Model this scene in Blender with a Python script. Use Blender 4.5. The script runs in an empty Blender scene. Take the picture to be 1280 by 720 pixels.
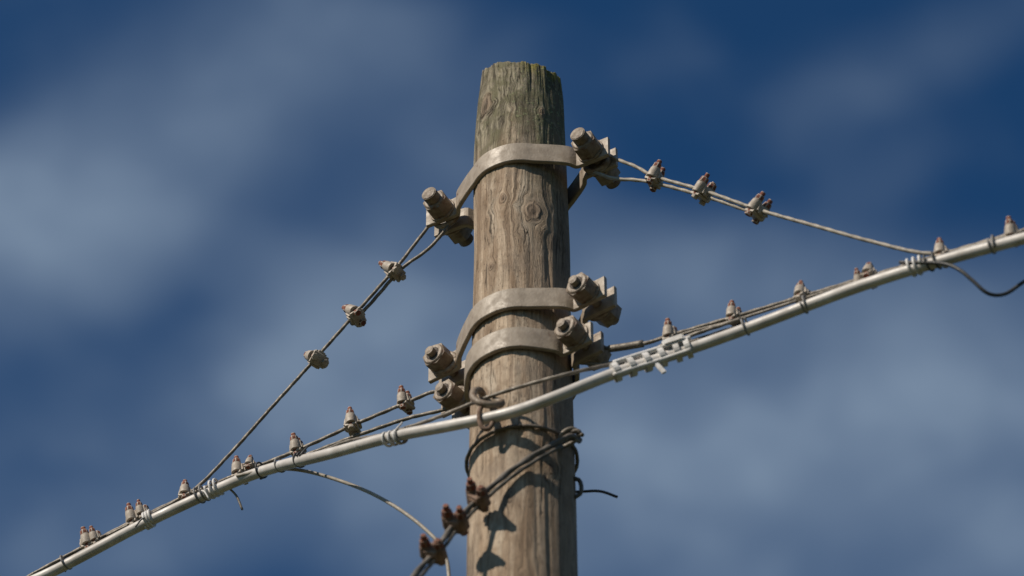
import bpy, bmesh, math, random
import numpy as np
from mathutils import Vector, Matrix, noise
random.seed(4)
scene=bpy.context.scene
ZA=6.81                      # height (m) of the hardware group datum on the pole
def R_pole(z): return 0.112-0.0095*(z-ZA)

# ---------------------------------------------------------------- node helpers
def newmat(name):
    m=bpy.data.materials.new(name); m.use_nodes=True
    nt=m.node_tree; b=nt.nodes['Principled BSDF']; return m,nt,b
def N(nt,t,**kw):
    n=nt.nodes.new(t)
    for k,v in kw.items(): setattr(n,k,v)
    return n
def math_(nt,op,a,b=None,clamp=False):
    n=N(nt,'ShaderNodeMath',operation=op); n.use_clamp=clamp
    for i,v in enumerate((a,b)):
        if v is None: continue
        if isinstance(v,(int,float)): n.inputs[i].default_value=v
        else: nt.links.new(v,n.inputs[i])
    return n.outputs[0]
def mixc(nt,f,a,b,mode='MIX'):
    n=N(nt,'ShaderNodeMix',data_type='RGBA',blend_type=mode)
    if isinstance(f,(int,float)): n.inputs[0].default_value=f
    else: nt.links.new(f,n.inputs[0])
    for i,v in ((6,a),(7,b)):
        if isinstance(v,tuple): n.inputs[i].default_value=v if len(v)==4 else (*v,1)
        else: nt.links.new(v,n.inputs[i])
    return n.outputs[2]
def noise_(nt,vec,scale,detail=4,rough=.55,dist=0):
    n=N(nt,'ShaderNodeTexNoise'); n.inputs['Scale'].default_value=scale
    n.inputs['Detail'].default_value=detail; n.inputs['Roughness'].default_value=rough
    n.inputs['Distortion'].default_value=dist
    if vec is not None: nt.links.new(vec,n.inputs['Vector'])
    return n.outputs['Fac']
def maprange(nt,v,a,b,c=0.,d=1.,smooth=True):
    n=N(nt,'ShaderNodeMapRange'); n.interpolation_type='SMOOTHSTEP' if smooth else 'LINEAR'
    nt.links.new(v,n.inputs[0])
    for i,x in enumerate((a,b,c,d)): n.inputs[i+1].default_value=x
    return n.outputs[0]
def vscale(nt,v,s):
    n=N(nt,'ShaderNodeVectorMath',operation='MULTIPLY'); nt.links.new(v,n.inputs[0]); n.inputs[1].default_value=s
    return n.outputs[0]
def bump(nt,h,strength,dist,prev=None):
    n=N(nt,'ShaderNodeBump'); n.inputs['Strength'].default_value=strength; n.inputs['Distance'].default_value=dist
    nt.links.new(h,n.inputs['Height'])
    if prev is not None: nt.links.new(prev,n.inputs['Normal'])
    return n.outputs[0]

def grimy(name,base,dark,rough=.6,metal=0.,scale=60,amt=.6,rust=None,rustamt=(.6,.72),bumpd=.0006):
    m,nt,b=newmat(name)
    tc=N(nt,'ShaderNodeTexCoord').outputs['Object']
    n1=noise_(nt,tc,scale,5,.65); n2=noise_(nt,tc,scale*.22,3,.6)
    f=math_(nt,'MULTIPLY',maprange(nt,math_(nt,'ADD',math_(nt,'MULTIPLY',n1,.5),math_(nt,'MULTIPLY',n2,.5)),.42,.60),amt)
    col=mixc(nt,f,base,dark)
    n3=noise_(nt,tc,scale*4,2,.6)
    col=mixc(nt,.55,col,mixc(nt,n3,(.5,.5,.5),(1.4,1.4,1.4)),'MULTIPLY')
    if rust:
        r=maprange(nt,noise_(nt,tc,scale*.7,4,.7),*rustamt)
        col=mixc(nt,r,col,rust)
    nt.links.new(col,b.inputs['Base Color'])
    b.inputs['Metallic'].default_value=metal
    nt.links.new(maprange(nt,n1,.3,.7,rough-.1,rough+.15),b.inputs['Roughness'])
    nt.links.new(bump(nt,math_(nt,'ADD',n1,n3),.7,bumpd),b.inputs['Normal'])
    return m
M_clamp=grimy('clamp_steel',(.335,.28,.22),(.20,.16,.12),.55,0,45,.75,(.13,.075,.045),(.60,.74),.0009)
M_nut=grimy('nut_steel',(.26,.205,.15),(.125,.09,.062),.55,0,70,.85,(.11,.055,.032),(.55,.69),.001)
M_recess_shade=grimy('recess_shade',(.06,.045,.035),(.03,.02,.015),.8,0,70)  # near-black colour standing in for the shade inside a nut recess
M_rust=grimy('rusty_bolt',(.19,.055,.030),(.07,.025,.016),.85,0,160,.8)
M_saddle=grimy('clip_saddle',(.40,.345,.285),(.25,.205,.165),.6,0,90,.6,(.15,.07,.04),(.64,.78))
M_saddle2=grimy('clip_rusty_saddle',(.21,.135,.095),(.095,.055,.035),.8,0,90,.8)
M_wire=grimy('strand_wire',(.19,.165,.135),(.095,.08,.065),.55,.2,120,.8)
M_wireD=grimy('dark_wire',(.10,.09,.075),(.045,.037,.03),.65,0,120,.8)
M_drop=grimy('drop_wire_sheath',(.14,.12,.10),(.065,.055,.045),.6,0,80,.8)
M_jacket=grimy('cable_jacket',(.56,.53,.50),(.36,.33,.30),.45,0,25,.8,(.20,.17,.14),(.63,.78),.0003)
M_white=grimy('white_plastic',(.62,.60,.58),(.38,.36,.33),.5,0,80,.6)
M_black=grimy('black_plastic',(.035,.035,.035),(.015,.015,.015),.5,0,80,.6)
M_greytie=grimy('grey_plastic',(.22,.21,.20),(.1,.095,.09),.5,0,80,.6)
M_beige=grimy('beige_wire',(.32,.285,.235),(.19,.165,.135),.6,0,80,.6)

# ---------------------------------------------------------------- wood
def wood():
    m,nt,b=newmat('weathered_wood')
    gp=N(nt,'ShaderNodeAttribute',attribute_name='gp').outputs['Vector']
    kn=N(nt,'ShaderNodeAttribute',attribute_name='knot').outputs['Fac']
    kr=N(nt,'ShaderNodeAttribute',attribute_name='kring').outputs['Fac']
    tc=N(nt,'ShaderNodeTexCoord').outputs['Object']
    sep=N(nt,'ShaderNodeSeparateXYZ'); nt.links.new(tc,sep.inputs[0]); X,Y,Z=sep.outputs
    g1=noise_(nt,vscale(nt,gp,(130,130,7)),1,5,.65,.3)
    g2=noise_(nt,vscale(nt,gp,(26,26,2.2)),1,5,.6,.6)
    g3=noise_(nt,vscale(nt,gp,(12,12,2.6)),1,4,.6,.5)
    fine=noise_(nt,vscale(nt,gp,(380,380,60)),1,3,.6)
    blot=noise_(nt,tc,26,5,.65)
    big=noise_(nt,tc,7,4,.6)
    col=mixc(nt,maprange(nt,g2,.36,.62),(.215,.150,.098),(.455,.36,.265))
    col=mixc(nt,maprange(nt,g1,.34,.60),mixc(nt,.45,col,(.13,.085,.054)),col)
    col=mixc(nt,maprange(nt,g3,.48,.66,0,.7),col,(.46,.39,.305))
    col=mixc(nt,maprange(nt,blot,.48,.66,0,.55),col,(.21,.148,.097))
    col=mixc(nt,maprange(nt,big,.50,.66,0,.5),col,(.19,.15,.115))
    col=mixc(nt,.6,col,mixc(nt,fine,(.45,.45,.45),(1.5,1.5,1.5)),'MULTIPLY')
    # drying cracks
    c1=noise_(nt,vscale(nt,gp,(24,24,1.1)),1,4,.6,.35)
    ck=maprange(nt,math_(nt,'ABSOLUTE',math_(nt,'SUBTRACT',c1,.5)),.0,.010,1,0)
    gate=maprange(nt,noise_(nt,vscale(nt,gp,(9,9,3.2)),1,2,.5),.47,.58)
    ck=math_(nt,'MULTIPLY',ck,gate)
    c2=noise_(nt,vscale(nt,gp,(90,90,5)),1,3,.5,.3)
    ck2=maprange(nt,math_(nt,'ABSOLUTE',math_(nt,'SUBTRACT',c2,.47)),.0,.016,1,0)
    gate2=maprange(nt,noise_(nt,vscale(nt,gp,(20,20,8)),1,2,.5),.52,.64)
    ck2=math_(nt,'MULTIPLY',math_(nt,'MULTIPLY',ck2,gate2),.6)
    # weathered grey-green head of the pole
    wob=math_(nt,'ADD',Z,math_(nt,'MULTIPLY',noise_(nt,vscale(nt,gp,(18,18,2.2)),1,4,.65),.50))
    topm=maprange(nt,wob,ZA+.50,ZA+.78)
    grey=mixc(nt,maprange(nt,g1,.34,.66),(.040,.036,.022),(.32,.285,.205))
    grey=mixc(nt,maprange(nt,blot,.42,.60,0,.85),grey,(.095,.092,.048))
    col=mixc(nt,math_(nt,'MULTIPLY',topm,.92),col,grey)
    # algae, plus darker brown along the grain, on the +x side
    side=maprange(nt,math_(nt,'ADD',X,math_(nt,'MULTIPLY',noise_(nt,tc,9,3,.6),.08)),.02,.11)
    zz=maprange(nt,Z,ZA-.1,ZA+.45)
    alg=math_(nt,'MULTIPLY',math_(nt,'MULTIPLY',side,zz),maprange(nt,noise_(nt,tc,60,5,.7),.33,.56))
    col=mixc(nt,math_(nt,'MULTIPLY',alg,.8),col,(.085,.09,.045))
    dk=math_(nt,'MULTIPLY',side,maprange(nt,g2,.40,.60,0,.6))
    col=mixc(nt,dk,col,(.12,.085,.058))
    # lichen specks
    li=maprange(nt,noise_(nt,tc,95,4,.7),.55,.63)
    li=math_(nt,'MULTIPLY',li,math_(nt,'MULTIPLY',topm,maprange(nt,X,-.08,.05)))
    col=mixc(nt,math_(nt,'MULTIPLY',li,.8),col,(.29,.32,.17))
    rim=math_(nt,'MULTIPLY',maprange(nt,Z,ZA+.62,ZA+.69),maprange(nt,noise_(nt,tc,55,4,.7),.45,.54))
    rim=math_(nt,'MULTIPLY',rim,maprange(nt,X,-.02,.03))
    col=mixc(nt,math_(nt,'MULTIPLY',rim,.9),col,(.22,.19,.03))
    # dark stains
    st=maprange(nt,noise_(nt,vscale(nt,gp,(16,16,4)),1,5,.65,.5),.52,.68,0,.8)
    col=mixc(nt,st,col,mixc(nt,.45,col,(.06,.042,.03)))
    # knots
    rings=N(nt,'ShaderNodeMath',operation='SINE'); nt.links.new(math_(nt,'MULTIPLY',kr,11.),rings.inputs[0])
    kc=mixc(nt,maprange(nt,rings.outputs[0],-1,1),(.16,.11,.078),(.26,.19,.135))
    kc=mixc(nt,maprange(nt,kr,.12,.5,1,0),kc,(.06,.04,.028))
    col=mixc(nt,math_(nt,'MULTIPLY',kn,.7),col,kc)
    allc=math_(nt,'MAXIMUM',ck,ck2)
    col=mixc(nt,math_(nt,'MULTIPLY',allc,.8),col,(.04,.028,.02))
    pores=maprange(nt,noise_(nt,vscale(nt,gp,(260,260,110)),1,2,.5),.62,.71,0,.65)
    col=mixc(nt,pores,col,(.07,.048,.034))
    nt.links.new(col,b.inputs['Base Color'])
    b.inputs['Roughness'].default_value=.85
    b.inputs['Specular IOR Level'].default_value=.25
    h=math_(nt,'ADD',math_(nt,'MULTIPLY',g1,.8),math_(nt,'MULTIPLY',fine,.4))
    h=math_(nt,'SUBTRACT',h,math_(nt,'MULTIPLY',allc,1.1))
    h=math_(nt,'ADD',h,math_(nt,'MULTIPLY',math_(nt,'MULTIPLY',rings.outputs[0],kn),.15))
    h=math_(nt,'ADD',h,math_(nt,'MULTIPLY',li,.5))
    h=math_(nt,'ADD',h,math_(nt,'MULTIPLY',blot,.6))
    nt.links.new(bump(nt,h,1.,.0036),b.inputs['Normal'])
    return m
M_wood=wood()

# ---------------------------------------------------------------- pole mesh
def fb(x,y,z,o=3):
    v=0;a=1;
    for i in range(o):
        v+=a*noise.noise((x,y,z)); x*=2.03;y*=2.03;z*=2.03;a*=.5
    return v
KN=[(-52,.565,.020,.42),(14,.150,.021,.62),(-22,.19,.009,.5),(-38,-.02,.007,.5),(34,-.64,.010,.5),(-14,-.74,.009,.5),
    (48,-.40,.009,.5),(28,.50,.009,.5),(-48,-.42,.010,.5),(120,.3,.014,.5),(190,-.1,.013,.5),(-110,.1,.014,.5),(150,-.6,.014,.5),(3,-.98,.012,.5),
    (-20,-2.,.015,.5),(60,-1.6,.015,.5),(-50,-3.2,.015,.5),(10,-4.1,.015,.5),(-130,-1.5,.015,.5)]
def build_pole():
    na=340
    zs=list(np.linspace(-.3,5.5,160))+list(np.linspace(5.5,ZA+.74,520))[1:]
    H=len(zs); verts=[];gp=[];kn=[];kr=[]
    for z in zs:
        R=R_pole(z); zr=z-ZA
        for i in range(na):
            a=2*math.pi*i/na      # a=0 faces -y ; increases toward +x
            u=a; 
            du=0;K=0;RR=9.
            for (ka,kz,ks,kq) in KN:
                dz=zr-kz
                if abs(dz)>.35: continue
                da=(a-math.radians(ka)+math.pi)%(2*math.pi)-math.pi
                uu=da*R
                if abs(uu)>.12: continue
                r=math.hypot(uu,dz*kq)
                wob=1+.45*noise.noise((uu*45,dz*30,ka))
                r*=wob
                q=max(r,ks*.8)
                du+=-uu*(ks*ks*1.6)/(q*q)*math.exp(-(r/ks/5)**2)
                k=max(0,min(1,(1.35*ks-r)/(ks*.6)))
                if k>K: K=k
                if r/ks<RR: RR=r/ks
            ap=a+du/R
            sx,sy=math.sin(ap),-math.cos(ap)
            G=(sx*.11,sy*.11,zr)
            x,y=math.sin(a),-math.cos(a)
            d=.0042*fb(x*1.3,y*1.3,z*1.1,3)
            d+=.008*math.exp(-((zr-.40)/.20)**2)*max(0,-x)**1.5+.003*math.exp(-((zr-.2)/.25)**2)*max(0,x)
            g=noise.noise((sx*9,sy*9,zr*1.1)); 
            d+=.0014*g
            g=noise.noise((sx*26,sy*26,zr*2.2+5)); d+=.0008*g
            g=noise.noise((sx*3.6+7,sy*3.6,zr*.5))
            if abs(g)<.03 and noise.noise((sx*2,sy*2,zr*1.6+3))>-.02: d-=.003*(1-abs(g)/.03)
            d+=.0024*K*max(0,1-RR*.45)
            if zr>.55:
                f=(zr-.55)/.19
                d-=.007*f**2*(1+.8*noise.noise((x*4,y*4,2)))-.0035*f*noise.noise((x*9,y*9,zr*6))
                g=noise.noise((x*7+3,y*7,zr*1.2))
                if abs(g)<.09: d-=.005*f*(1-abs(g)/.09)
            rr=R+d
            px,py=x*rr,y*rr
            zt=z
            if zr>.5:
                ztop=ZA+.722+.45*py-.13*px+.010*noise.noise((x*3,y*3,9))+.005*noise.noise((x*12,y*12,1))
                f=(zr-.5)/.24
                zt=ZA+.5+f*(ztop-ZA-.5)
            verts.append((px,py,zt)); gp.append(G); kn.append(K); kr.append(RR)
    faces=[]
    for j in range(H-1):
        for i in range(na):
            i2=(i+1)%na
            faces.append((j*na+i,j*na+i2,(j+1)*na+i2,(j+1)*na+i))
    base=(H-1)*na; prev=base
    for ring in range(1,9):
        f=1-ring/9
        st=len(verts)
        for i in range(na):
            v=verts[base+i]
            x,y=v[0]*f,v[1]*f
            z=ZA+.722+.45*y-.13*x+.004*noise.noise((x*60,y*60,3))+.002
            verts.append((x,y,z)); gp.append((x,y,.72)); kn.append(0); kr.append(9)
        for i in range(na):
            i2=(i+1)%na
            faces.append((prev+i,prev+i2,st+i2,st+i))
        prev=st
    c=len(verts); verts.append((0,0,ZA+.724)); gp.append((0,0,.72)); kn.append(0); kr.append(9)
    for i in range(na): faces.append((prev+i,prev+(i+1)%na,c))
    me=bpy.data.meshes.new('utility_pole'); me.from_pydata(verts,[],faces)
    at=me.attributes.new('gp','FLOAT_VECTOR','POINT'); at.data.foreach_set('vector',np.array(gp,dtype=np.float32).ravel())
    at=me.attributes.new('knot','FLOAT','POINT'); at.data.foreach_set('value',np.array(kn,dtype=np.float32))
    at=me.attributes.new('kring','FLOAT','POINT'); at.data.foreach_set('value',np.array(kr,dtype=np.float32))
    for p in me.polygons: p.use_smooth=True
    me.materials.append(M_wood)
    o=bpy.data.objects.new('utility_pole',me); scene.collection.objects.link(o); return o
build_pole()

# ---------------------------------------------------------------- generic mesh tools
def link(name,me,mats,parent=None,smooth=True):
    for m in mats: me.materials.append(m)
    if smooth:
        for p in me.polygons: p.use_smooth=True
    o=bpy.data.objects.new(name,me); scene.collection.objects.link(o)
    if parent: o.parent=parent
    return o
def empty(name,loc=(0,0,0),rotz=0):
    e=bpy.data.objects.new(name,None); e.empty_display_size=.1
    e.location=loc; e.rotation_euler=(0,0,rotz); scene.collection.objects.link(e); return e
def frame(phi):
    p=math.radians(phi)
    return Vector((math.cos(p),-math.sin(p),0)),Vector((-math.sin(p),-math.cos(p),0))
ES,EO=frame(27)
def L(s,z,o=0): return ES*s+EO*o+Vector((0,0,ZA+z))
def F(x,z,o=0): return Vector((x,-o,ZA+z))
def catmull(P,step=.008):
    P=[Vector(p) for p in P]; out=[]
    Q=[P[0]*2-P[1]]+P+[P[-1]*2-P[-2]]
    for i in range(1,len(Q)-2):
        p0,p1,p2,p3=Q[i-1:i+3]
        t0=0;t1=t0+max((p1-p0).length,1e-6)**.5;t2=t1+max((p2-p1).length,1e-6)**.5;t3=t2+max((p3-p2).length,1e-6)**.5
        n=max(2,min(60,int((p2-p1).length/step)))
        for k in range(n):
            t=t1+(t2-t1)*k/n
            A1=p0*((t1-t)/(t1-t0))+p1*((t-t0)/(t1-t0)); A2=p1*((t2-t)/(t2-t1))+p2*((t-t1)/(t2-t1)); A3=p2*((t3-t)/(t3-t2))+p3*((t-t2)/(t3-t2))
            B1=A1*((t2-t)/(t2-t0))+A2*((t-t0)/(t2-t0)); B2=A2*((t3-t)/(t3-t1))+A3*((t-t1)/(t3-t1))
            out.append(B1*((t2-t)/(t2-t1))+B2*((t-t1)/(t2-t1)))
    out.append(P[-1]); return out
def sweep_geo(pts,r,seg=10,strands=0,pitch=.05,amp=.13,wob=0):
    T=[]
    for i in range(len(pts)):
        a=pts[max(0,i-1)];b=pts[min(len(pts)-1,i+1)]; T.append((b-a).normalized())
    n=T[0].orthogonal().normalized(); V=[];Fc=[];ln=0
    for i,p in enumerate(pts):
        if i: ln+=(p-pts[i-1]).length
        n=(n-T[i]*n.dot(T[i])).normalized(); b=T[i].cross(n)
        pp=p
        if wob: pp=p+n*(wob*noise.noise((ln*3,0,1)))+b*(wob*noise.noise((ln*3,5,1)))
        for k in range(seg):
            a=2*math.pi*k/seg; rr=r
            if strands: rr=r*(1+amp*math.cos(strands*a-2*math.pi*ln/pitch))
            V.append(pp+(n*math.cos(a)+b*math.sin(a))*rr)
    for i in range(len(pts)-1):
        for k in range(seg):
            k2=(k+1)%seg; Fc.append((i*seg+k,i*seg+k2,(i+1)*seg+k2,(i+1)*seg+k))
    Fc.append(tuple(range(seg-1,-1,-1))); Fc.append(tuple((len(pts)-1)*seg+k for k in range(seg)))
    return V,Fc
def tube(name,P,r,mat,seg=10,strands=0,pitch=.05,parent=None,step=.008,amp=.13,wob=0,smoothpath=True):
    pts=catmull(P,step) if smoothpath else P
    V,Fc=sweep_geo(pts,r,seg,strands,pitch,amp,wob)
    me=bpy.data.meshes.new(name); me.from_pydata(V,[],Fc)
    return link(name,me,[mat],parent),pts

# ---------------------------------------------------------------- pole clamps
def strap_mesh(R,b,sign,th=.011,hh=.030,ext=.046):
    go=.020
    ang=48
    Rm=R+.004+th/2
    ax,ay=Rm*math.cos(math.radians(ang)),Rm*math.sin(math.radians(ang))
    ex=b-.036
    right=[(b+ext,go),(b+.010,go),(b-.024,go),(ex-.006,go+.003),(ex*.84+ax*.16,go*.76+ay*.24),(ex*.34+ax*.66,go*.27+ay*.73)]
    arc=[(Rm*math.cos(math.radians(a)),Rm*math.sin(math.radians(a))) for a in range(ang+2,181-ang-2,6)]
    pts=right+arc+[(-x,y) for x,y in right[::-1]]
    P=catmull([Vector((x,y,0)) for x,y in pts],.006)
    V=[];Fc=[]
    bv=.0016
    prof=[(-th/2+bv,-hh),(th/2-bv,-hh),(th/2,-hh+bv),(th/2,hh-bv),(th/2-bv,hh),(-th/2+bv,hh),(-th/2,hh-bv),(-th/2,-hh+bv)]
    for i,p in enumerate(P):
        a=P[max(0,i-1)];c=P[min(len(P)-1,i+1)]; t=(c-a).normalized(); n=Vector((t.y,-t.x,0))
        for (dn,dz) in prof:
            q=p+n*dn; q=Vector((q.x,q.y*sign,dz+.0012*noise.noise((p.x*20,p.y*20,sign))))
            V.append(q)
    m=len(prof)
    for i in range(len(P)-1):
        for k in range(m):
            k2=(k+1)%m; Fc.append((i*m+k,(i+1)*m+k,(i+1)*m+k2,i*m+k2))
    Fc.append(tuple(range(m))); Fc.append(tuple((len(P)-1)*m+k for k in range(m-1,-1,-1)))
    me=bpy.data.meshes.new('strap'); me.from_pydata(V,[],Fc)
    bm=bmesh.new(); bm.from_mesh(me); bmesh.ops.recalc_face_normals(bm,faces=bm.faces); bm.to_mesh(me); bm.free()
    return me
def prism(bm,r,y0,y1,n,rot=0,mat=0,taper=1,cx=0,cz=0):
    """prism along local y"""
    A=[bm.verts.new((cx+r*math.cos(2*math.pi*k/n+rot),y0,cz+r*math.sin(2*math.pi*k/n+rot))) for k in range(n)]
    B=[bm.verts.new((cx+r*taper*math.cos(2*math.pi*k/n+rot),y1,cz+r*taper*math.sin(2*math.pi*k/n+rot))) for k in range(n)]
    fs=[bm.faces.new(A),bm.faces.new(B[::-1])]
    for k in range(n): fs.append(bm.faces.new((A[k],B[k],B[(k+1)%n],A[(k+1)%n])))
    for f in fs: f.material_index=mat
    return A,B,fs
def bolt_mesh(kind):
    bm=bmesh.new()
    prism(bm,.0115,-.085,.085,20,0,0)                 # shank
    for sg in (1,-1):
        y=.0262*sg
        prism(bm,.034,y,y+.0045*sg,28,0,0)            # washer
        y2=y+.0047*sg
        rot=random.random()
        a,b_,fs=prism(bm,.0325,y2,y2+.036*sg,6,rot,0)
        prism(bm,.0285,y2+.036*sg,y2+.040*sg,24,0,0,.86)
        if kind==0:
            y3=y2+.040*sg
            prism(bm,.0185,y3,y3+.024*sg,24,0,0,.95)
            for t in range(5): prism(bm,.0195,y3+(.002+.0045*t)*sg,y3+(.0042+.0045*t)*sg,24,0,0)
        else:
            prism(bm,.0175,y2+.040*sg,y2+.0405*sg,24,0,1)  # flat dark disc: shade of a recess painted on, none is cut
            prism(bm,.012,y2+.040*sg,y2+.044*sg,20,0,0,.9)
    bmesh.ops.recalc_face_normals(bm,faces=bm.faces)
    me=bpy.data.meshes.new('through_bolt'); bm.to_mesh(me); bm.free(); return me
def clamp(z,phi,b,kind,tilt=0,ext=.046):
    e=empty('pole_clamp',(0,0,ZA+z))
    es,eo=frame(phi)
    M=Matrix(((es.x,eo.x,0,0),(es.y,eo.y,0,0),(0,0,-1,0),(0,0,0,1)))
    e.matrix_world=Matrix.Translation((0,0,ZA+z))@M@Matrix.Rotation(math.radians(tilt),4,'Y')
    R=R_pole(ZA+z)
    for nm,sg in (('front_strap',1),('rear_strap',-1)):
        o=link(nm,strap_mesh(R,b,sg,ext=ext),[M_clamp],e,True)
        md=o.modifiers.new('es','EDGE_SPLIT'); md.split_angle=math.radians(30)
    for i,s in enumerate((1,-1)):
        o=link('through_bolt_%d'%(i+1),bolt_mesh(kind),[M_nut,M_recess_shade],e,False)
        o.location=(b*s,0,random.uniform(-.004,.004))
        md=o.modifiers.new('bv','BEVEL'); md.width=.0014; md.segments=2; md.angle_limit=math.radians(40)
        for p in o.data.polygons: p.use_smooth=True
        md=o.modifiers.new('es','EDGE_SPLIT'); md.split_angle=math.radians(28)
    return e
clamp(.333,29,.203,0,0)
clamp(-.152,36,.203,1,0)
clamp(-.275,37,.172,1,0,.04)

# ---------------------------------------------------------------- wires
mainP=[(-32,-1.3,.02),(-16,-1.25,.02),(-8,-1.02,.02),(-4,-.75,.02),(-2.2,-.545,.02),(-1.335,-.421,.02),(-1.247,-.408,.02),(-1.116,-.383,.02),(-.986,-.356,.02),(-.856,-.334,.02),(-.72,-.330,.03),(-.6,-.352,.05),(-.469,-.403,.09),
(-.28,-.462,.13),(-.104,-.511,.155),(.057,-.535,.16),(.169,-.519,.145),(.281,-.468,.1),(.394,-.421,.05),(.502,-.399,.03),(.613,-.385,.02),(.802,-.376,.02),(.914,-.377,.02),(1.06,-.386,.02),(1.239,-.402,.02),(1.414,-.418,.02),
(2.2,-.49,.02),(4,-.62,.02),(8,-.8,.02),(16,-.95,.02),(32,-.9,.02)]
cable,mainpts=tube('overhead_cable',[L(*p) for p in mainP],.0130,M_jacket,20,step=.012,wob=.005)
def at(pts,s):
    best=min(range(1,len(pts)-1),key=lambda i:abs((pts[i]-Vector((0,0,0))).dot(ES)-s))
    return pts[best],(pts[best+1]-pts[best-1]).normalized()
def zat(lst,s):
    xs=[p[0] for p in lst]; zs=[p[1] for p in lst]
    o=np.argsort(xs); return float(np.interp(s,np.array(xs)[o],np.array(zs)[o]))
farR=[(2.2,-.45),(4,-.57),(8,-.75),(16,-.9),(32,-.85)]
farL=[(-2.2,-.52),(-4,-.72),(-8,-.99),(-16,-1.22),(-32,-1.27)]
ra=[(.296,-.309),(.395,-.314),(.521,-.322),(.684,-.331),(.853,-.340),(1.02,-.348),(1.174,-.357),(1.414,-.374)]
rb=[(.26,-.335),(.354,-.343),(.52,-.348),(.682,-.355),(.852,-.357),(1.019,-.363),(1.25,-.378),(1.45,-.392)]
la=[(-.301,-.241),(-.44,-.254),(-.586,-.272),(-.739,-.283),(-.887,-.297),(-1.028,-.318),(-1.155,-.344),(-1.287,-.374),(-1.396,-.402)]
lb=[(-.293,-.283),(-.419,-.282),(-.568,-.289),(-.718,-.298),(-.9,-.309),(-1.03,-.329),(-1.16,-.354),(-1.26,-.378)]
P=[(s,z,.004) for s,z in reversed(farR)]+[(s,z,.003) for s,z in reversed(ra)]+[(.225,-.290,.002),(.185,-.262,0),(.155,-.262,0),(.148,-.290,0),(.185,-.318,-.002)]+[(s,z,-.004) for s,z in rb]
tube('messenger_wire',[L(*p) for p in P],.0045,M_wire,9,3,.045)
P=[(s,z,.004) for s,z in reversed(farL)]+[(s,z,.003) for s,z in reversed(la)]+[(-.225,-.235,.002),(-.185,-.250,0),(-.150,-.262,0),(-.150,-.290,0),(-.19,-.297,-.002)]+[(s,z,-.005) for s,z in lb]
tube('messenger_wire',[L(*p) for p in P],.0045,M_wire,9,3,.045)
tube('messenger_wire',[L(s,z-.016+.004*math.sin(s*9),.012) for s,z in [(.33,-.335)]+ra[1:]+[(1.6,-.40),(2.4,-.49)]],.0034,M_wire,8)
tube('messenger_wire',[L(s,z-.010,.014) for s,z in [(-.55,-.300),(-.7,-.300),(-.887,-.312),(-1.028,-.333),(-1.155,-.359),(-1.3,-.392),(-1.6,-.44),(-2.2,-.54)]],.0034,M_wire,8)
tl=[(-.322,.227),(-.343,.206),(-.447,.103),(-.548,.004),(-.665,-.108),(-.768,-.208),(-.861,-.284),(-.93,-.306),(-1.1,-.337)]
P=[(-.46,.083,-.004),(-.40,.140,-.005),(-.343,.196,-.004),(-.317,.215,-.003),(-.252,.242,-.001),(-.205,.285,0),(-.180,.322,0),(-.198,.352,0),(-.228,.340,.001),(-.277,.283,.003)]+[(s,z,.004) for s,z in tl]
tube('guy_wire',[L(*p) for p in P],.0042,M_wire,9,3,.04)
tr=[(.347,.210),(.470,.104),(.602,-.020),(.736,-.134),(.861,-.239),(.984,-.331),(1.05,-.352),(1.2,-.361)]
P=[(.62,-.042,-.004),(.602,-.028,-.005),(.47,.093,-.005),(.337,.200,-.004),(.302,.222,-.002),(.248,.250,0),(.205,.288,0),(.176,.320,0),(.194,.352,0),(.225,.342,.001),(.262,.304,.002),(.304,.262,.003)]+[(s,z,.004) for s,z in tr]
tube('guy_wire',[L(*p) for p in P],.0044,M_beige,9,3,.04)
fw=[(-.72,-.310,.02),(-.538,-.334,.03),(-.431,-.346,.05),(-.292,-.424,.11),(-.147,-.469,.15),(.012,-.465,.155),(.169,-.470,.15),(.267,-.427,.09),(.313,-.390,.04),(.42,-.352,.02),(.55,-.352,.02)]
tube('tie_wire',[L(*p) for p in fw],.0044,M_wire,9,3,.04)
def thimble(s,z):
    pts=[L(s+.026*math.cos(a)*1.15,z+.026*math.sin(a),0) for a in np.linspace(0,2*math.pi,30)[:-1]]
    pts.append(pts[0]); tube('wire_thimble',pts,.007,M_nut,8,smoothpath=False)
for s,z in ((.203,.325),(-.203,.325),(.168,-.276),(-.168,-.276),(.2,-.155),(-.2,-.155)): thimble(s,z)
tube('wire_sleeve',[L(.222,-.290,.003),L(.262,-.300,.003),L(.305,-.309,.003)],.0085,M_wire,14)

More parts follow.
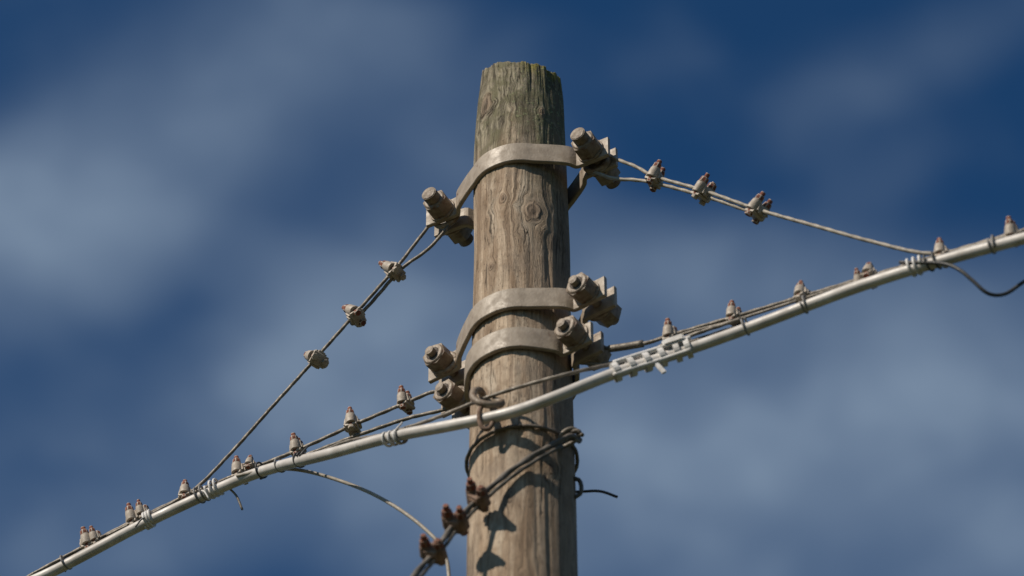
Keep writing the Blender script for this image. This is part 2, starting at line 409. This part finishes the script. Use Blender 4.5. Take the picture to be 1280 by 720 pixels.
# ---------------------------------------------------------------- wire rope clips
def clip_mesh(v,rusty=False):
    bm=bmesh.new()
    def vcyl(r,z0,z1,n,x=0,y=0,mat=0,taper=1,rot=0):
        A=[bm.verts.new((x+r*math.cos(2*math.pi*k/n+rot),y+r*math.sin(2*math.pi*k/n+rot),z0)) for k in range(n)]
        B=[bm.verts.new((x+r*taper*math.cos(2*math.pi*k/n+rot),y+r*taper*math.sin(2*math.pi*k/n+rot),z1)) for k in range(n)]
        for f in [bm.faces.new(A[::-1]),bm.faces.new(B)]+[bm.faces.new((A[k],A[(k+1)%n],B[(k+1)%n],B[k])) for k in range(n)]: f.material_index=mat
    def box(x0,x1,y0,y1,z0,z1,mat=0,sx=1):
        r=bmesh.ops.create_cube(bm,size=1); 
        for q in r['verts']:
            t=q.co.z>0; q.co=Vector(((x0+x1)/2+q.co.x*(x1-x0)*(sx if t else 1),(y0+y1)/2+q.co.y*(y1-y0),(z0+z1)/2+q.co.z*(z1-z0)))
        for f in {f for q in r['verts'] for f in q.link_faces}: f.material_index=mat
    w=.0125
    for y in (-w,w):
        vcyl(.0122,-.009,.0135,18,0,y,0,.88)
    box(-.0165,.0165,-.0125,.0125,-.007,.0105,0,.78)
    box(-.0180,.0180,-.0075,.0075,-.0095,.005,0,.9)
    box(-.012,.012,-.0175,.0175,-.0150,-.0098,0,1.1)
    for i,y in enumerate((-w,w)):
        vcyl(.0060,-.016,.0355-.006*i*(v%2),12,0,y,1,.85)
        vcyl(.0104,.0140,.0262,6,0,y,1,.85,rot=v*.7+i)
        vcyl(.0078,-.0225,-.0152,6,0,y,0 if v%2 else 1,.95,rot=v*.4+i)
    bmesh.ops.recalc_face_normals(bm,faces=bm.faces)
    bmesh.ops.bevel(bm,geom=[e for e in bm.edges if e.calc_face_angle(0)>.7],offset=.0014,segments=2,profile=.6,affect='EDGES')
    for q in bm.verts: q.co+=Vector([.0009*noise.noise((q.co*90)+Vector((i*7+v,0,0))) for i in range(3)])
    me=bpy.data.meshes.new('wire_clip'); bm.to_mesh(me); bm.free()
    for m in ([M_saddle2 if rusty else M_saddle,M_rust]): me.materials.append(m)
    for p in me.polygons: p.use_smooth=True
    return me
CL=[clip_mesh(i) for i in range(4)]; CR=[clip_mesh(i,True) for i in range(2)]
def place_clip(pos,t,roll,me,sc=1.0,flip=False):
    t=t.normalized(); up=Vector((0,0,1)); up=(up-t*up.dot(t)).normalized(); y=up.cross(t)
    M=Matrix((t,y,up)).transposed().to_4x4()
    o=bpy.data.objects.new('wire_clip',me); scene.collection.objects.link(o)
    md=o.modifiers.new('es','EDGE_SPLIT'); md.split_angle=math.radians(45)
    o.matrix_world=Matrix.Translation(pos)@M@Matrix.Rotation(math.radians(roll+(180 if flip else 0)),4,'X')@Matrix.Rotation(math.radians(random.uniform(-16,16)),4,'Z')@Matrix.Scale(sc,4)
def tang(lst,s):
    a,b=zat(lst,s-.02),zat(lst,s+.02); return ES*.04+Vector((0,0,b-a))
k=0
for s in (-.301,-.440,-.586,-.739,-.887,-1.028,-1.155):
    place_clip(L(s,zat(la,s)+.006,0),tang(la,s),random.uniform(-24,16),CL[k%4],random.uniform(1.05,1.18)); k+=1
for s in (.373,.528,.692,.850,1.016,1.176):
    place_clip(L(s,zat(ra,s)+.002,0),tang(ra,s),random.uniform(-24,14),CL[k%4],random.uniform(1.0,1.12)); k+=1
place_clip(L(-1.005,-.300,0),tang(la,-1.0),12,CL[1],.9)
place_clip(L(-.712,-.270,0),tang(la,-.7),-15,CL[2],.85)
place_clip(L(-1.132,-.332,0),tang(la,-1.1),15,CL[3],.9)
place_clip(L(.825,-.342,0),tang(ra,.8),20,CL[3],.8)
for s,z in ((-.345,.208),(-.447,.103),(-.548,.004)): place_clip(L(s,z,0),tang(tl,s),random.uniform(-25,5),CL[k%4],1.2); k+=1
for s,z in ((.351,.204),(.470,.102),(.600,-.018)): place_clip(L(s,z,0),tang(tr,s),random.uniform(-5,20),CL[k%4],1.15); k+=1

# ---------------------------------------------------------------- service drop, ring, hook
drop=[(.127,-.553,.09),(.105,-.567,.124),(.082,-.589,.130),(.047,-.617,.135),(-.022,-.677,.137),(-.089,-.752,.137),(-.14,-.830,.145),(-.186,-.925,.160),(-.231,-1.013,.18),(-.332,-1.246,.24),(-.9,-2.2,.6),(-2,-3.5,1.2)]
tube('drop_wire',[F(*p) for p in drop],.0062,M_drop,12,2,.07,amp=.16)
drop2=[(x+.006,z-.012,o-.002) for x,z,o in drop[2:9]]
tube('drop_wire',[F(*p) for p in drop2],.0042,M_wireD,9,3,.04)
for x,z,o in ((-.095,-.757,.139),(-.142,-.832,.146),(-.187,-.925,.160)):
    place_clip(F(x,z,o),F(-.185,-.925,.16)-F(-.089,-.752,.137),random.choice((-50,-65,125)),CR[k%2],1.25); k+=1
def ring(z,r,tilt,rw,mat,name,a0=0,a1=360,dz=0):
    pts=[]
    for a in np.linspace(math.radians(a0),math.radians(a1),80):
        zz=z+tilt*math.sin(a)+dz*(a/6.28)
        pts.append(Vector(((r)*math.sin(a),-r*math.cos(a),ZA+zz)))
    tube(name,pts,rw,mat,9,3,.04,smoothpath=False)
ring(-.538,R_pole(ZA-.53)+.0060,.006,.0042,M_drop,'pole_wrap_wire')
for q in range(3):
    cx=.102+.003*q; z0=-.548-.007*q
    pts=[F(cx+.026*math.cos(a)*(.7+.1*q),z0+.010*math.sin(a)+.008*math.cos(a),.100+.012*math.sin(a+q)) for a in np.linspace(0,5.4,26)]
    tube('pole_wrap_wire',pts,.0050,M_drop if q%2 else M_wire,8,smoothpath=False)
hook=[(-.086,-.425,.09),(-.092,-.430,.118),(-.106,-.452,.140),(-.104,-.487,.152),(-.078,-.507,.158),(-.050,-.500,.150),(-.045,-.482,.138),(-.062,-.470,.130)]
tube('pole_hook',[F(*p) for p in hook],.0085,M_nut,12)
link1=[F(-.078+.016*math.cos(a),-.533+.032*math.sin(a),.148+.006*math.sin(a)) for a in np.linspace(0,2*math.pi,26)]
tube('shackle_link',link1,.0055,M_saddle2,9,smoothpath=False)
tube('pole_staple',[F(*p) for p in [(.105,-.60,.02),(.125,-.61,.025),(.127,-.65,.025),(.107,-.66,.02)]],.005,M_wireD,9)

# ---------------------------------------------------------------- loose tails
tube('loose_wire',[L(*p) for p in [(-.72,-.330,.045),(-.633,-.346,.045),(-.557,-.372,.04),(-.444,-.438,.02),(-.343,-.522,.01),(-.244,-.634,0),(-.192,-.722,0),(-.178,-.82,0),(-.19,-.95,0)]],.0042,M_beige,9)
P=[L(*p) for p in [(.93,-.362,.036),(1.026,-.404,.03),(1.059,-.438,.03),(1.079,-.467,.02),(1.104,-.5,0),(1.13,-.488,-.03),(1.171,-.452,-.05),(1.227,-.436,-.05),(1.3,-.43,-.03)]]
tube('loose_wire',P,.0042,M_black,9)
tube('loose_wire',[F(.09,-.54,-.08),F(.112,-.545,-.09),F(.174,-.553,-.08),F(.213,-.57,-.08)],.0032,M_black,8)
tube('loose_wire',[L(*p) for p in [(-.81,-.315,.03),(-.778,-.318,.03),(-.745,-.348,.01),(-.727,-.396,0)]],.0028,M_wire,8)

# ---------------------------------------------------------------- cable ties / spiral wraps
def wrap(s,turns,length,r,mat,name='cable_tie',rw=.0024,dz=.006):
    p,t=at(mainpts,s); n=t.orthogonal().normalized(); b=t.cross(n)
    pts=[]
    m=int(turns*20); ph=random.random()*6
    for i in range(m+1):
        a=2*math.pi*i/20+ph; f=i/m-.5
        pp=p+t*(f*length)+Vector((0,0,dz))
        pts.append(pp+(n*math.cos(a)+b*math.sin(a)*1.05)*r)
    tube(name,pts,rw,mat,7,smoothpath=False)
def tail(s,dx,dz,mat,w=.0022):
    p,t=at(mainpts,s)
    q=p+EO*.016
    tube('tie_tail',[q,q+Vector((dx*.4,-.004,dz*.3)),q+Vector((dx,-.002,dz))],w,mat,6)
wrap(-.262,3,.05,.0150,M_white,dz=0,rw=.003); wrap(-.25,2,.045,.0150,M_greytie,dz=0); tail(-.25,.02,.03,M_white)
wrap(-.534,1.6,.02,.016,M_black,dz=.003); tail(-.53,.02,.03,M_black)
wrap(-.60,1.2,.015,.016,M_greytie,dz=.004); wrap(-.66,1.2,.012,.018,M_black,dz=.006)
wrap(-.80,2.4,.03,.019,M_white,rw=.003); wrap(-.835,2.,.03,.019,M_greytie); tail(-.82,.02,-.03,M_white)
wrap(-.979,3,.022,.018,M_white,rw=.0036); tail(-.97,-.02,-.03,M_greytie)
wrap(-1.20,1.2,.02,.018,M_greytie)
wrap(.955,2.2,.03,.0185,M_white,rw=.003); wrap(.995,1.6,.03,.0185,M_black); wrap(.70,1.2,.01,.018,M_greytie); wrap(.56,1.2,.01,.018,M_greytie); wrap(1.13,1.2,.012,.018,M_greytie)
def tag(c,t,dims,mat,name='cable_tag',rz=0,parent=None):
    bm=bmesh.new(); bmesh.ops.create_cube(bm,size=1)
    for v in bm.verts: v.co=Vector((v.co.x*dims[0],v.co.y*dims[1],v.co.z*dims[2]))
    bmesh.ops.bevel(bm,geom=bm.edges[:],offset=min(dims)*.3,segments=2,affect='EDGES')
    me=bpy.data.meshes.new(name); bm.to_mesh(me); bm.free()
    up=Vector((0,0,1)); up=(up-t*up.dot(t)).normalized(); y=up.cross(t)
    o=link(name,me,[mat],None,False)
    o.matrix_world=Matrix.Translation(c)@Matrix((t,y,up)).transposed().to_4x4()@Matrix.Rotation(rz,4,'Y')
    return o
e=empty('cable_spacer',L(.36,-.43,.06))
def par(o):
    o.parent=e; o.matrix_parent_inverse=e.matrix_world.inverted()
bpy.context.view_layer.update()
for i in range(6):
    s=.282+.030*i
    p,t=at(mainpts,s); n=t.orthogonal().normalized(); b=t.cross(n)
    pts=[p+t*(f)+Vector((0,0,.003)) for f in (-.0062,.0062)]
    V,Fc=sweep_geo(pts,.0222,20); me=bpy.data.meshes.new('collar'); me.from_pydata(V,[],Fc)
    par(link('collar_%d'%(i+1),me,[M_white],None,False))
for j,(dz,oo) in enumerate(((-.016,.013),(.021,.012))):
    pts=[at(mainpts,s)[0]+EO*oo+Vector((0,0,dz)) for s in np.linspace(.278,.438,9)]
    o,_=tube('rail_%d'%(j+1),pts,.0055,M_white,8); par(o)
p,t=at(mainpts,.408)
par(tag(p+EO*.02+Vector((0,0,.022)),t,(.05,.012,.02),M_white,'clasp'))
p,t=at(mainpts,.375)
par(tag(p+EO*.012+Vector((0,0,-.038)),t,(.011,.006,.036),M_white,'hanging_tab',-.2))

# ---------------------------------------------------------------- ground
def ground():
    n=60; S=1500
    me=bpy.data.meshes.new('ground'); V=[];Fc=[]
    for j in range(n+1):
        for i in range(n+1):
            x=(i/n*2-1);y=(j/n*2-1); x=S*x*abs(x);y=S*y*abs(y)
            V.append((x,y,.4*noise.noise((x*.03,y*.03,0))*min(1,math.hypot(x,y)/20)))
    for j in range(n):
        for i in range(n): a=j*(n+1)+i; Fc.append((a,a+1,a+n+2,a+n+1))
    me.from_pydata(V,[],Fc)
    m,nt,b=newmat('meadow_grass'); tc=N(nt,'ShaderNodeTexCoord').outputs['Object']
    c=mixc(nt,noise_(nt,tc,.4,6,.6),(.035,.055,.018),(.10,.095,.04))
    c=mixc(nt,noise_(nt,tc,14,5,.7),c,mixc(nt,.5,c,(.12,.12,.06)))
    nt.links.new(c,b.inputs['Base Color']); b.inputs['Roughness'].default_value=.95
    nt.links.new(bump(nt,noise_(nt,tc,30,5,.7),.8,.04),b.inputs['Normal'])
    link('ground',me,[m])
ground()

# ---------------------------------------------------------------- sun and sky
SUN_EL=math.radians(38); SUN_AZ=math.radians(52)    # azimuth: to the left (-x) of the -y axis
tosun=Vector((-math.sin(SUN_AZ)*math.cos(SUN_EL),-math.cos(SUN_AZ)*math.cos(SUN_EL),math.sin(SUN_EL)))
sl=bpy.data.lights.new('sun','SUN'); sl.energy=4.9; sl.angle=math.radians(.5); sl.color=(1,.89,.75)
so=bpy.data.objects.new('sun',sl); scene.collection.objects.link(so)
so.rotation_euler=tosun.to_track_quat('Z','Y').to_euler(); so.location=(-6,-8,12)
w=bpy.data.worlds.new('World'); scene.world=w; w.use_nodes=True; nt=w.node_tree
w.cycles.sampling_method='MANUAL'; w.cycles.sample_map_resolution=256
bg=nt.nodes['Background']
sky=N(nt,'ShaderNodeTexSky'); sky.sky_type='NISHITA'; sky.sun_disc=False
sky.sun_elevation=SUN_EL; sky.sun_rotation=math.radians(180)+SUN_AZ
skyc=mixc(nt,1.0,sky.outputs[0],(.13,.42,.69),'MULTIPLY')
tc=N(nt,'ShaderNodeTexCoord').outputs['Generated']
th=math.radians(44)
def dot(v):
    n=N(nt,'ShaderNodeVectorMath',operation='DOT_PRODUCT'); nt.links.new(tc,n.inputs[0]); n.inputs[1].default_value=v; return n.outputs['Value']
fz=math_(nt,'MAXIMUM',dot((0,math.cos(th),math.sin(th))),.15)
u=math_(nt,'DIVIDE',dot((1,0,0)),fz); v=math_(nt,'DIVIDE',dot((0,-math.sin(th),math.cos(th))),fz)
cmb=N(nt,'ShaderNodeCombineXYZ'); nt.links.new(u,cmb.inputs[0]); nt.links.new(v,cmb.inputs[1])
uv=cmb.outputs[0]
wn=N(nt,'ShaderNodeTexNoise'); wn.inputs['Scale'].default_value=13; wn.inputs['Detail'].default_value=2; nt.links.new(uv,wn.inputs['Vector'])
dv=N(nt,'ShaderNodeVectorMath',operation='MULTIPLY_ADD'); nt.links.new(wn.outputs['Color'],dv.inputs[0]); dv.inputs[1].default_value=(.03,.03,0); 
sb=N(nt,'ShaderNodeVectorMath',operation='ADD'); nt.links.new(uv,sb.inputs[0]); sb.inputs[1].default_value=(-.015,-.015,0); nt.links.new(sb.outputs[0],dv.inputs[2])
uvd=dv.outputs[0]
blobs=[(-.118,.042,.075,.036,28,.42),(-.150,.018,.055,.034,25,.36),(-.045,.068,.060,.030,-25,.20),(-.035,-.008,.065,.042,30,.44),(-.085,-.045,.075,.032,15,.34),
(-.010,-.060,.06,.040,0,.34),(.050,.006,.05,.022,0,.38),(.120,-.030,.085,.036,8,.48),(.065,-.072,.10,.040,0,.46),(.130,.074,.060,.014,28,.14),(.17,-.08,.06,.04,0,.3),
(-.13,-.085,.06,.02,10,.20)]
tot=None
for (bu,bv,ra_,rb_,rot,amp) in blobs:
    mp=N(nt,'ShaderNodeMapping',vector_type='TEXTURE'); nt.links.new(uvd,mp.inputs['Vector'])
    mp.inputs['Location'].default_value=(bu,bv,0); mp.inputs['Rotation'].default_value=(0,0,math.radians(rot)); mp.inputs['Scale'].default_value=(ra_*1.5,rb_*1.5,1)
    ln=N(nt,'ShaderNodeVectorMath',operation='LENGTH'); nt.links.new(mp.outputs[0],ln.inputs[0])
    g=maprange(nt,ln.outputs['Value'],1.,0.,0.,amp)
    tot=g if tot is None else math_(nt,'ADD',tot,g)
mpn=N(nt,'ShaderNodeMapping'); nt.links.new(uvd,mpn.inputs['Vector']); mpn.inputs['Rotation'].default_value=(0,0,math.radians(-25)); mpn.inputs['Scale'].default_value=(1,1.25,1)
n1=noise_(nt,mpn.outputs[0],13,3,.45,.1)
n2=noise_(nt,mpn.outputs[0],32,3,.45,.1)
tex=maprange(nt,math_(nt,'ADD',math_(nt,'MULTIPLY',n1,.70),math_(nt,'MULTIPLY',n2,.30)),.34,.66,.66,1.22)
near=math_(nt,'MULTIPLY',tot,tex)
offc=maprange(nt,noise_(nt,tc,3.2,5,.55,.3),.42,.72,0,.75)
rad=N(nt,'ShaderNodeVectorMath',operation='LENGTH'); nt.links.new(uv,rad.inputs[0])
outm=maprange(nt,rad.outputs['Value'],.17,.32)
base=maprange(nt,n1,.42,.75,.01,.12)
cl=math_(nt,'ADD',math_(nt,'ADD',near,base),math_(nt,'MULTIPLY',offc,outm),clamp=True)
final=mixc(nt,cl,skyc,(3.0,3.95,5.2))
nt.links.new(final,bg.inputs['Color']); bg.inputs['Strength'].default_value=.085

# ---------------------------------------------------------------- camera
cam=bpy.data.cameras.new('camera'); co=bpy.data.objects.new('camera',cam); scene.collection.objects.link(co)
co.location=(-.022,-7.5*math.cos(th),ZA-7.5*math.sin(th)); co.rotation_euler=(math.radians(134),0,0)
cam.sensor_width=36; cam.lens=36*4020/1280; cam.clip_end=5000; cam.clip_start=.1
cam.dof.use_dof=True; cam.dof.focus_distance=7.62; cam.dof.aperture_fstop=2.0
scene.camera=co
scene.view_settings.view_transform='Standard'; scene.view_settings.look='None'; scene.view_settings.exposure=0
